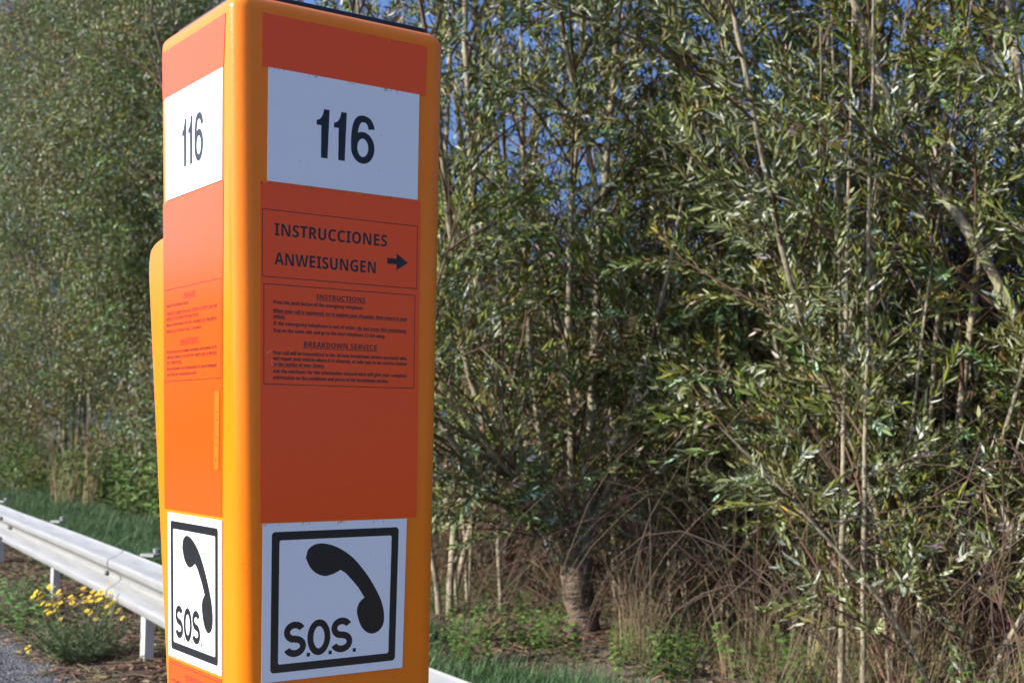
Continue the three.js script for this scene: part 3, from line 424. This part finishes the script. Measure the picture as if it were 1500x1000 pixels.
// ------------------------------------------------------------------ thicket behind, undergrowth, grass
function stuff(name, geos, mat, items, label, category, tint) { const g = new THREE.Group(); g.name = numbered(name); scene.add(g); tag(g, label, category, null, 'stuff'); scatter(name + '_mass', geos, mat, items, g, null, tint); return g; }
{
  const rods = []; for (let v = 0; v < 4; v++) { const R = rng(600 + v), g = new Geo(), p = [V(0, 0, 0)]; for (let k = 1; k <= 6; k++) p.push(V((R() - 0.5) * 0.12 * k, k / 6, (R() - 0.5) * 0.12 * k)); g.tube(p, (t) => 0.0042 * (1 - 0.7 * t), 4, mix([0.07, 0.042, 0.03], [0.13, 0.095, 0.06], R())); for (let b = 0; b < 5; b++) { const o = p[2 + Math.floor(R() * 4)], d = rv(R); d.y = Math.abs(d.y) + 0.3; g.tube([o, o.clone().addScaledVector(d, 0.14), o.clone().addScaledVector(d, 0.27).add(V(0, 0.05, 0))], 0.0017, 3, [0.07, 0.045, 0.03]); } rods.push(g.geo()); }
  const R = rng(610), it = []; for (let k = 0; k < 1900; k++) { const q = 5.6 + R() * 4.6, s = 0.4 * q + R() * 14, p = rd(s, q); p.y = gy(s, q) - 0.03; it.push({ p, d: V((R() - 0.5) * 0.5, 1, (R() - 0.5) * 0.5), sc: 1.6 + 1.9 * R() }); }
  stuff('bare_stems', rods, dryMat, it, 'thicket of thin bare brown stems standing behind the willows', 'thicket', (i, R2) => { const m = 0.6 + 0.8 * R2(); return [m, m * (0.85 + 0.2 * R2()), m * 0.9]; });
  const arcs = []; for (let v = 0; v < 4; v++) { const Rr = rng(620 + v), g = new Geo(); for (let b = 0; b < 5; b++) { const a = Rr() * 6.3, l = 0.5 + Rr() * 0.8, h = 0.15 + Rr() * 0.5; const p = []; for (let k = 0; k <= 7; k++) { const t = k / 7; p.push(V(Math.cos(a + 0.5 * t) * l * t, h * 4 * t * (1.05 - t) + (Rr() - 0.5) * 0.03, Math.sin(a + 0.5 * t) * l * t)); } g.tube(p, (t) => 0.004 - 0.0025 * t, 4, mix([0.08, 0.05, 0.035], [0.16, 0.115, 0.075], Rr())); } arcs.push(g.geo()); }
  const R3 = rng(630), i3 = []; for (let k = 0; k < 750; k++) { const q = 4.45 + R3() * 2.4, s = 0.6 * q + R3() * 9, p = rd(s, q); p.y = gy(s, q) + R3() * R3() * 1.4; i3.push({ p, d: V((R3() - 0.5) * 0.7, 1, (R3() - 0.5) * 0.7).normalize(), sc: 0.6 + 0.7 * R3() }); }
  stuff('twig_tangle', arcs, dryMat, i3, 'tangle of dead arching twigs and bramble canes under the willows', 'twigs');
  // leafy scrub closing the back of the thicket
  const R4 = rng(640), i4 = []; for (let k = 0; k < 800; k++) { const q = 9.4 + R4() * 2.2, s = -2 + R4() * 34, p = rd(s, q), top = 2.2 + 0.7 * Math.sin(s * 1.3) + 0.5 * Math.sin(s * 3.1); p.y = gy(s, q) + 0.2 + R4() * top; i4.push({ p, d: rv(R4).add(V(0, 0.7, 0)).normalize(), sc: 0.8 + 0.5 * R4() }); }
  stuff('back_scrub', boughs, leafMat, i4, 'dense low leafy scrub closing the back of the thicket', 'scrub');
}
{ // herbs: broad toothed leaves on short stems; dry grass; ivy
  const herbs = []; for (let v = 0; v < 4; v++) { const R = rng(700 + v), g = new Geo(), h = 0.28 + 0.2 * R(); const p = [V(0, 0, 0), V((R() - 0.5) * 0.05, h * 0.5, (R() - 0.5) * 0.05), V((R() - 0.5) * 0.12, h, (R() - 0.5) * 0.12)], c = new THREE.CatmullRomCurve3(p); g.tube(c.getPoints(5), 0.003, 4, [0.10, 0.14, 0.04]); for (let k = 0; k < 13; k++) { const t = 0.15 + 0.85 * k / 12, a = k * 1.9 + R(), o = c.getPoint(t), d = V(Math.cos(a), 0.25 + 0.3 * R(), Math.sin(a)).normalize(); leaf(g, o, d, V(-d.x * 0.3, 1, -d.z * 0.3), 0.05 + 0.06 * R() * (1.2 - t), 0.032 + 0.02 * R(), mix([0.065, 0.135, 0.024], [0.14, 0.23, 0.045], R()), null, 0.3, 0.2); } herbs.push(g.geo()); }
  const R = rng(705), it = []; for (let k = 0; k < 2300; k++) { const s = 2.6 + Math.pow(R(), 1.4) * 8.5, q = 4.0 + R() * R() * 2.2 + (s < 5 ? -0.25 : 0), p = rd(s, q); if (-p.z < 8.5 && Math.abs(p.x / -p.z - 0.0535) < 0.022) continue; if (Math.sin(s * 2.1 + 1) + Math.sin(q * 5 + s * 3.7) < (s < 6 ? 0.5 : 0.0)) continue; p.y = gy(s, q) - 0.02; it.push({ p, d: V((R() - 0.5) * 0.4, 1, (R() - 0.5) * 0.4), sc: 0.22 + 0.36 * R() }); }
  stuff('ground_cover', herbs, herbMat, it, 'low green leafy ground cover at the foot of the willows', 'ground cover');
  const R2 = rng(706), i2 = []; for (let k = 0; k < 1300; k++) { const s = 14.5 + R2() * 24, q = 4.2 + R2() * 1.4, p = rd(s, q); p.y = gy(s, q) - 0.02; i2.push({ p, d: V((R2() - 0.5) * 0.5, 1, (R2() - 0.5) * 0.5), sc: 1.0 + 1.6 * R2() }); }
  stuff('ground_cover', herbs, herbMat, i2, 'green weeds along the edge of the grass left of the post', 'weeds', (i, r) => { const m = 0.75 + 0.5 * r(); return [m, m * 0.95, m]; });
  // countable herbs in front of the stump
  const hb = [[676, 905, 7.4], [712, 925, 7.3], [745, 880, 7.9], [790, 868, 8.5], [700, 880, 7.9], [655, 915, 7.3], [985, 955, 7.0], [1010, 975, 6.8], [940, 985, 6.9], [1120, 965, 6.7], [1160, 985, 6.5], [810, 955, 7.5], [1250, 960, 6.6], [1450, 960, 5.8], [1400, 985, 5.8], [15, 890, 8.6], [38, 905, 8.3], [5, 860, 9.0], [30, 865, 8.9]];
  const where = ['beside the lower right edge of the post', 'over the dark grass', 'left of the stump', 'at the left foot of the stump', 'in the gap between post and stump', 'touching the post at its lower right', 'below the slender leaning willow', 'lowest below the slender leaning willow', 'at the bottom right of the stump', 'on the dry bank below the tall trunk', 'at the bottom edge below the tall trunk', 'in the shade under the stump', 'among ivy below the tall trunk', 'near the lower right corner', 'at the bottom edge by the right corner', 'on the gravel edge at the left side', 'beside the yellow flowers at the left', 'highest at the left edge under the guardrail', 'under the guardrail at the left'];
  hb.forEach(([x, y, f], k) => { const R5 = rng(720 + k), b = onGround(at(x, y, f)), t = thing('nettle_plant', b, 'bright green leafy weed ' + where[k], 'weed', 'leafy green weeds'); for (let j = 0; j < 9; j++) { const m = part('stalk', herbs[Math.floor(R5() * 4)], herbMat, t); pose(V((R5() - 0.5) * 0.3, -0.01, (R5() - 0.5) * 0.3), V((R5() - 0.5) * 0.7, 1, (R5() - 0.5) * 0.7), R5, (k > 14 ? 0.6 : 0.45) + 0.4 * R5()).decompose(m.position, m.quaternion, m.scale); } });
  // dry straw-coloured stalks
  const straw = []; for (let v = 0; v < 3; v++) { const Rr = rng(740 + v), g = new Geo(); for (let b = 0; b < 9; b++) { const a = Rr() * 6.3, l = 0.08 + 0.3 * Rr(), h = 0.5 + 0.5 * Rr(), o = V((Rr() - 0.5) * 0.15, 0, (Rr() - 0.5) * 0.15); g.tube([o, o.clone().add(V(Math.cos(a) * l * 0.3, h * 0.55, Math.sin(a) * l * 0.3)), o.clone().add(V(Math.cos(a) * l, h, Math.sin(a) * l))], (t) => 0.0032 - 0.002 * t, 3, mix([0.20, 0.14, 0.08], [0.38, 0.29, 0.17], Rr())); } straw.push(g.geo()); }
  const i5 = [], R6 = rng(745); for (let k = 0; k < 80; k++) { const s = 3.4 + R6() * 2.2, q = 4.25 + R6() * 0.9, p = rd(s, q); p.y = gy(s, q) - 0.02; i5.push({ p, d: V((R6() - 0.5) * 0.9, 1, (R6() - 0.5) * 0.9), sc: 0.35 + 0.5 * R6() }); }
  stuff('dry_grass', straw, dryMat, i5, 'dry straw coloured grass on the bank at the lower right', 'dry grass');
  const dk = [[140, 735, 20, 'tan dry stalks standing in the hedge left of the post'], [105, 738, 20.6, 'shorter tan dry stalks at the foot of the left hedge'], [922, 960, 7.4, 'sheaf of dry bleached stalks right of the stump']];
  dk.forEach(([x, y, f, l], k) => { const Rr = rng(750 + k), b = onGround(at(x, y, f)), t = thing('dry_stalks', b, l, 'dry plant', 'clumps of dry stalks'); for (let j = 0; j < (k < 2 ? 5 : 6); j++) { const m = part('stalks', straw[j % 3], dryMat, t); const w = k < 2 ? 0.9 : 0.2; pose(V((Rr() - 0.5) * w, 0, (Rr() - 0.5) * w), V((Rr() - 0.5) * 0.35, 1, (Rr() - 0.5) * 0.35), Rr, k === 0 ? 1.5 + 0.8 * Rr() : k === 1 ? 1.0 + 0.4 * Rr() : 0.6 + 0.3 * Rr()).decompose(m.position, m.quaternion, m.scale); } });
}
{ // grass behind the guardrail
  const tufts = []; for (let v = 0; v < 5; v++) { const R = rng(800 + v), g = new Geo(); for (let b = 0; b < 16; b++) { const a = R() * 6.3, h = 0.06 + 0.11 * R(), l = 0.03 + 0.10 * R(), o = V((R() - 0.5) * 0.10, 0, (R() - 0.5) * 0.10), c = mix([0.035, 0.095, 0.030], [0.075, 0.155, 0.045], R()), w = 0.0021, sx = -Math.sin(a) * w, sz = Math.cos(a) * w; const A0 = g.v(o.x - sx, 0, o.z - sz, c), A1 = g.v(o.x + sx, 0, o.z + sz, c), m = [o.x + Math.cos(a) * l * 0.4, h * 0.6, o.z + Math.sin(a) * l * 0.4], B0 = g.v(m[0] - sx * 0.8, m[1], m[2] - sz * 0.8, c), B1 = g.v(m[0] + sx * 0.8, m[1], m[2] + sz * 0.8, c), T = g.v(o.x + Math.cos(a) * l, h * 0.95, o.z + Math.sin(a) * l, c); g.q(A0, A1, B1, B0); g.t(B0, B1, T); } tufts.push(g.geo()); }
  const R = rng(810), it = []; for (let k = 0; k < 30000; k++) { const s = 2 + Math.pow(R(), 1.3) * 38, q = 2.15 + R() * 2.2; if ((q < 2.6 && R() < 0.6) || q > (s < 12 ? 3.3 : 4.1) + 0.25 * Math.sin(s * 2.7) + 0.3 * (R() - 0.5)) continue; const p = rd(s, q); p.y = gy(s, q) - 0.01; it.push({ p, d: V((R() - 0.5) * 0.5, 1, (R() - 0.5) * 0.5), sc: 0.7 + 0.7 * R() }); }
  stuff('grass', tufts, herbMat, it, 'green grass strip between the guardrail and the willows', 'grass', (i, r) => { const m = 0.7 + 0.5 * r(); return [m * (0.8 + 0.5 * r()), m, m * 0.9]; });
  // fallen leaves and twigs round the guardrail posts
  const lit = []; for (let v = 0; v < 4; v++) { const Rr = rng(820 + v), g = new Geo(); for (let b = 0; b < 10; b++) { const d = V(Rr() - 0.5, (Rr() - 0.5) * 0.5, Rr() - 0.5).normalize(), o = V((Rr() - 0.5) * 0.2, 0.008 + 0.02 * Rr(), (Rr() - 0.5) * 0.2); leaf(g, o, d, V((Rr() - 0.5) * 1.2, 1, (Rr() - 0.5) * 1.2), 0.05 + 0.04 * Rr(), 0.013 + 0.012 * Rr(), mix([0.11, 0.065, 0.035], [0.34, 0.24, 0.15], Rr() * Rr()), null, 0.5); } const a = Rr() * 3; g.tube([V(-Math.cos(a) * 0.15, 0.01, -Math.sin(a) * 0.15), V(0, 0.03, 0), V(Math.cos(a) * 0.16, 0.012, Math.sin(a) * 0.16)], 0.003, 4, [0.16, 0.11, 0.07]); lit.push(g.geo()); }
  const R2 = rng(825), i2 = []; for (let k = 0; k < 6500; k++) { const s = 1 + R2() * 17, q = R2() < 0.6 ? 1.32 + R2() * 1.2 : 3.4 + R2() * 2.6; const p = rd(s, q); p.y = gy(s, q) - 0.004; i2.push({ p, d: V((R2() - 0.5) * 0.2, 1, (R2() - 0.5) * 0.2), sc: 0.6 + 0.6 * R2() }); }
  stuff('leaf_litter', lit, dryMat, i2, 'brown fallen leaves and twigs along the guardrail', 'leaf litter');
  // loose chippings on the shoulder
  const stones = []; for (let v = 0; v < 4; v++) { const Rr = rng(840 + v), g = new THREE.IcosahedronGeometry(0.5, 0), p = g.attributes.position, mm = new Map(); for (let k = 0; k < p.count; k++) { const key = [p.getX(k), p.getY(k), p.getZ(k)].map((n) => n.toFixed(3)).join(); if (!mm.has(key)) mm.set(key, 0.7 + 0.5 * Rr()); const f = mm.get(key); p.setXYZ(k, p.getX(k) * f, p.getY(k) * f * 0.7, p.getZ(k) * f); } g.computeVertexNormals(); stones.push(g); }
  const R3 = rng(845), i3 = []; for (let k = 0; k < 19000; k++) { const s = 4.5 + R3() * 9, q = 1.62 - Math.pow(R3(), 1.5) * 1.5; const p = rd(s, q); p.y = gy(s, q) + 0.002; i3.push({ p, d: rv(R3), sc: 0.005 + 0.013 * R3() * R3() + (R3() > 0.985 ? 0.012 : 0) }); }
  stuff('gravel', stones, new THREE.MeshStandardMaterial({ color: lin(0.30, 0.29, 0.28), roughness: 0.9 }), i3, 'loose grey chippings on the asphalt shoulder', 'gravel', (i, r) => { const m = 0.15 + 1.1 * r() * r() * r(); return [m, m, m * 1.02]; });
}
{ // bush of yellow flowers at the edge of the asphalt
  const b = onGround(at(118, 968, 7.35)), t = thing('flower_bush', b, 'feathery green bush with small yellow flowers at the edge of the asphalt', 'flower bush'), R = rng(900), g = new Geo(), tips = [];
  for (let k = 0; k < 150; k++) {
    const a = R() * 6.3, tall = k < 44, l = 0.05 + (tall ? 0.19 : 0.27) * Math.sqrt(R()), h = tall ? 0.28 + 0.14 * R() : 0.10 + 0.15 * R(), p = [V(Math.cos(a) * l * 0.3, 0, Math.sin(a) * l * 0.3), V(Math.cos(a) * l * 0.8, h * 0.6, Math.sin(a) * l * 0.8), V(Math.cos(a) * l * 1.05, h, Math.sin(a) * l * 1.05)], c = new THREE.CatmullRomCurve3(p);
    g.tube(c.getPoints(6), 0.0018, 3, [0.10, 0.13, 0.05]);
    for (let j = 0; j < (tall ? 10 : 18); j++) { const q = c.getPoint(0.1 + 0.85 * R() * (tall ? 0.75 : 1)), d = rv(R); d.y = Math.abs(d.y) * 0.8; leaf(g, q, d.normalize(), rv(R), 0.04 + 0.03 * R(), 0.004, mix([0.055, 0.105, 0.035], [0.13, 0.19, 0.07], R()), null); }
    if (tall) tips.push(p[2]);
  }
  part('foliage', g.geo(), herbMat, t);
  const fl = []; for (let v = 0; v < 3; v++) { const f = new Geo(), Rf = rng(910 + v); for (let j = 0; j < 13; j++) { const a = j / 13 * 6.283, d = V(Math.cos(a), 0.15 + 0.25 * Rf(), Math.sin(a)).normalize(); leaf(f, V(d.x * 0.004, 0, d.z * 0.004), d, V(0, 1, 0), 0.015, 0.0062, [0.78, 0.56, 0.02], null, 0.2); } for (let j = 0; j < 8; j++) { const a = j * 2.4; leaf(f, V(0, 0.002, 0), V(Math.cos(a), 0.9, Math.sin(a)).normalize(), V(0, 1, 0), 0.007, 0.004, [0.55, 0.33, 0.01], null); } fl.push(f.geo()); }
  tips.forEach((p, k) => { for (let j = 0; j < 2; j++) { const m = part('flower', fl[(k + j) % 3], herbMat, t); pose(p.clone().add(V((R() - 0.5) * 0.09 * j, 0.002 - 0.05 * j * R(), (R() - 0.5) * 0.09 * j)), V(-0.5 + (R() - 0.5) * 0.9, 0.9, 0.35 + (R() - 0.5) * 0.9), R, 0.75 + 0.35 * R()).decompose(m.position, m.quaternion, m.scale); } });
  const b2 = onGround(at(41, 952, 7.5)), t2 = thing('yellow_flower', b2, 'single small yellow flower standing apart on the asphalt edge', 'flower'), g2 = new Geo(); g2.tube([V(0, 0, 0), V(0.01, 0.04, 0), V(0, 0.075, 0)], 0.0018, 4, [0.10, 0.13, 0.05]); part('stalk', g2.geo(), herbMat, t2); for (let j = 0; j < 2; j++) { const m = part('flower', fl[j], herbMat, t2); m.position.set(0.01 * j, 0.075 - 0.02 * j, 0.01); m.rotation.set(0.4, 0, 0.5); m.scale.setScalar(1.2); }
}
renderer.render(scene, camera);
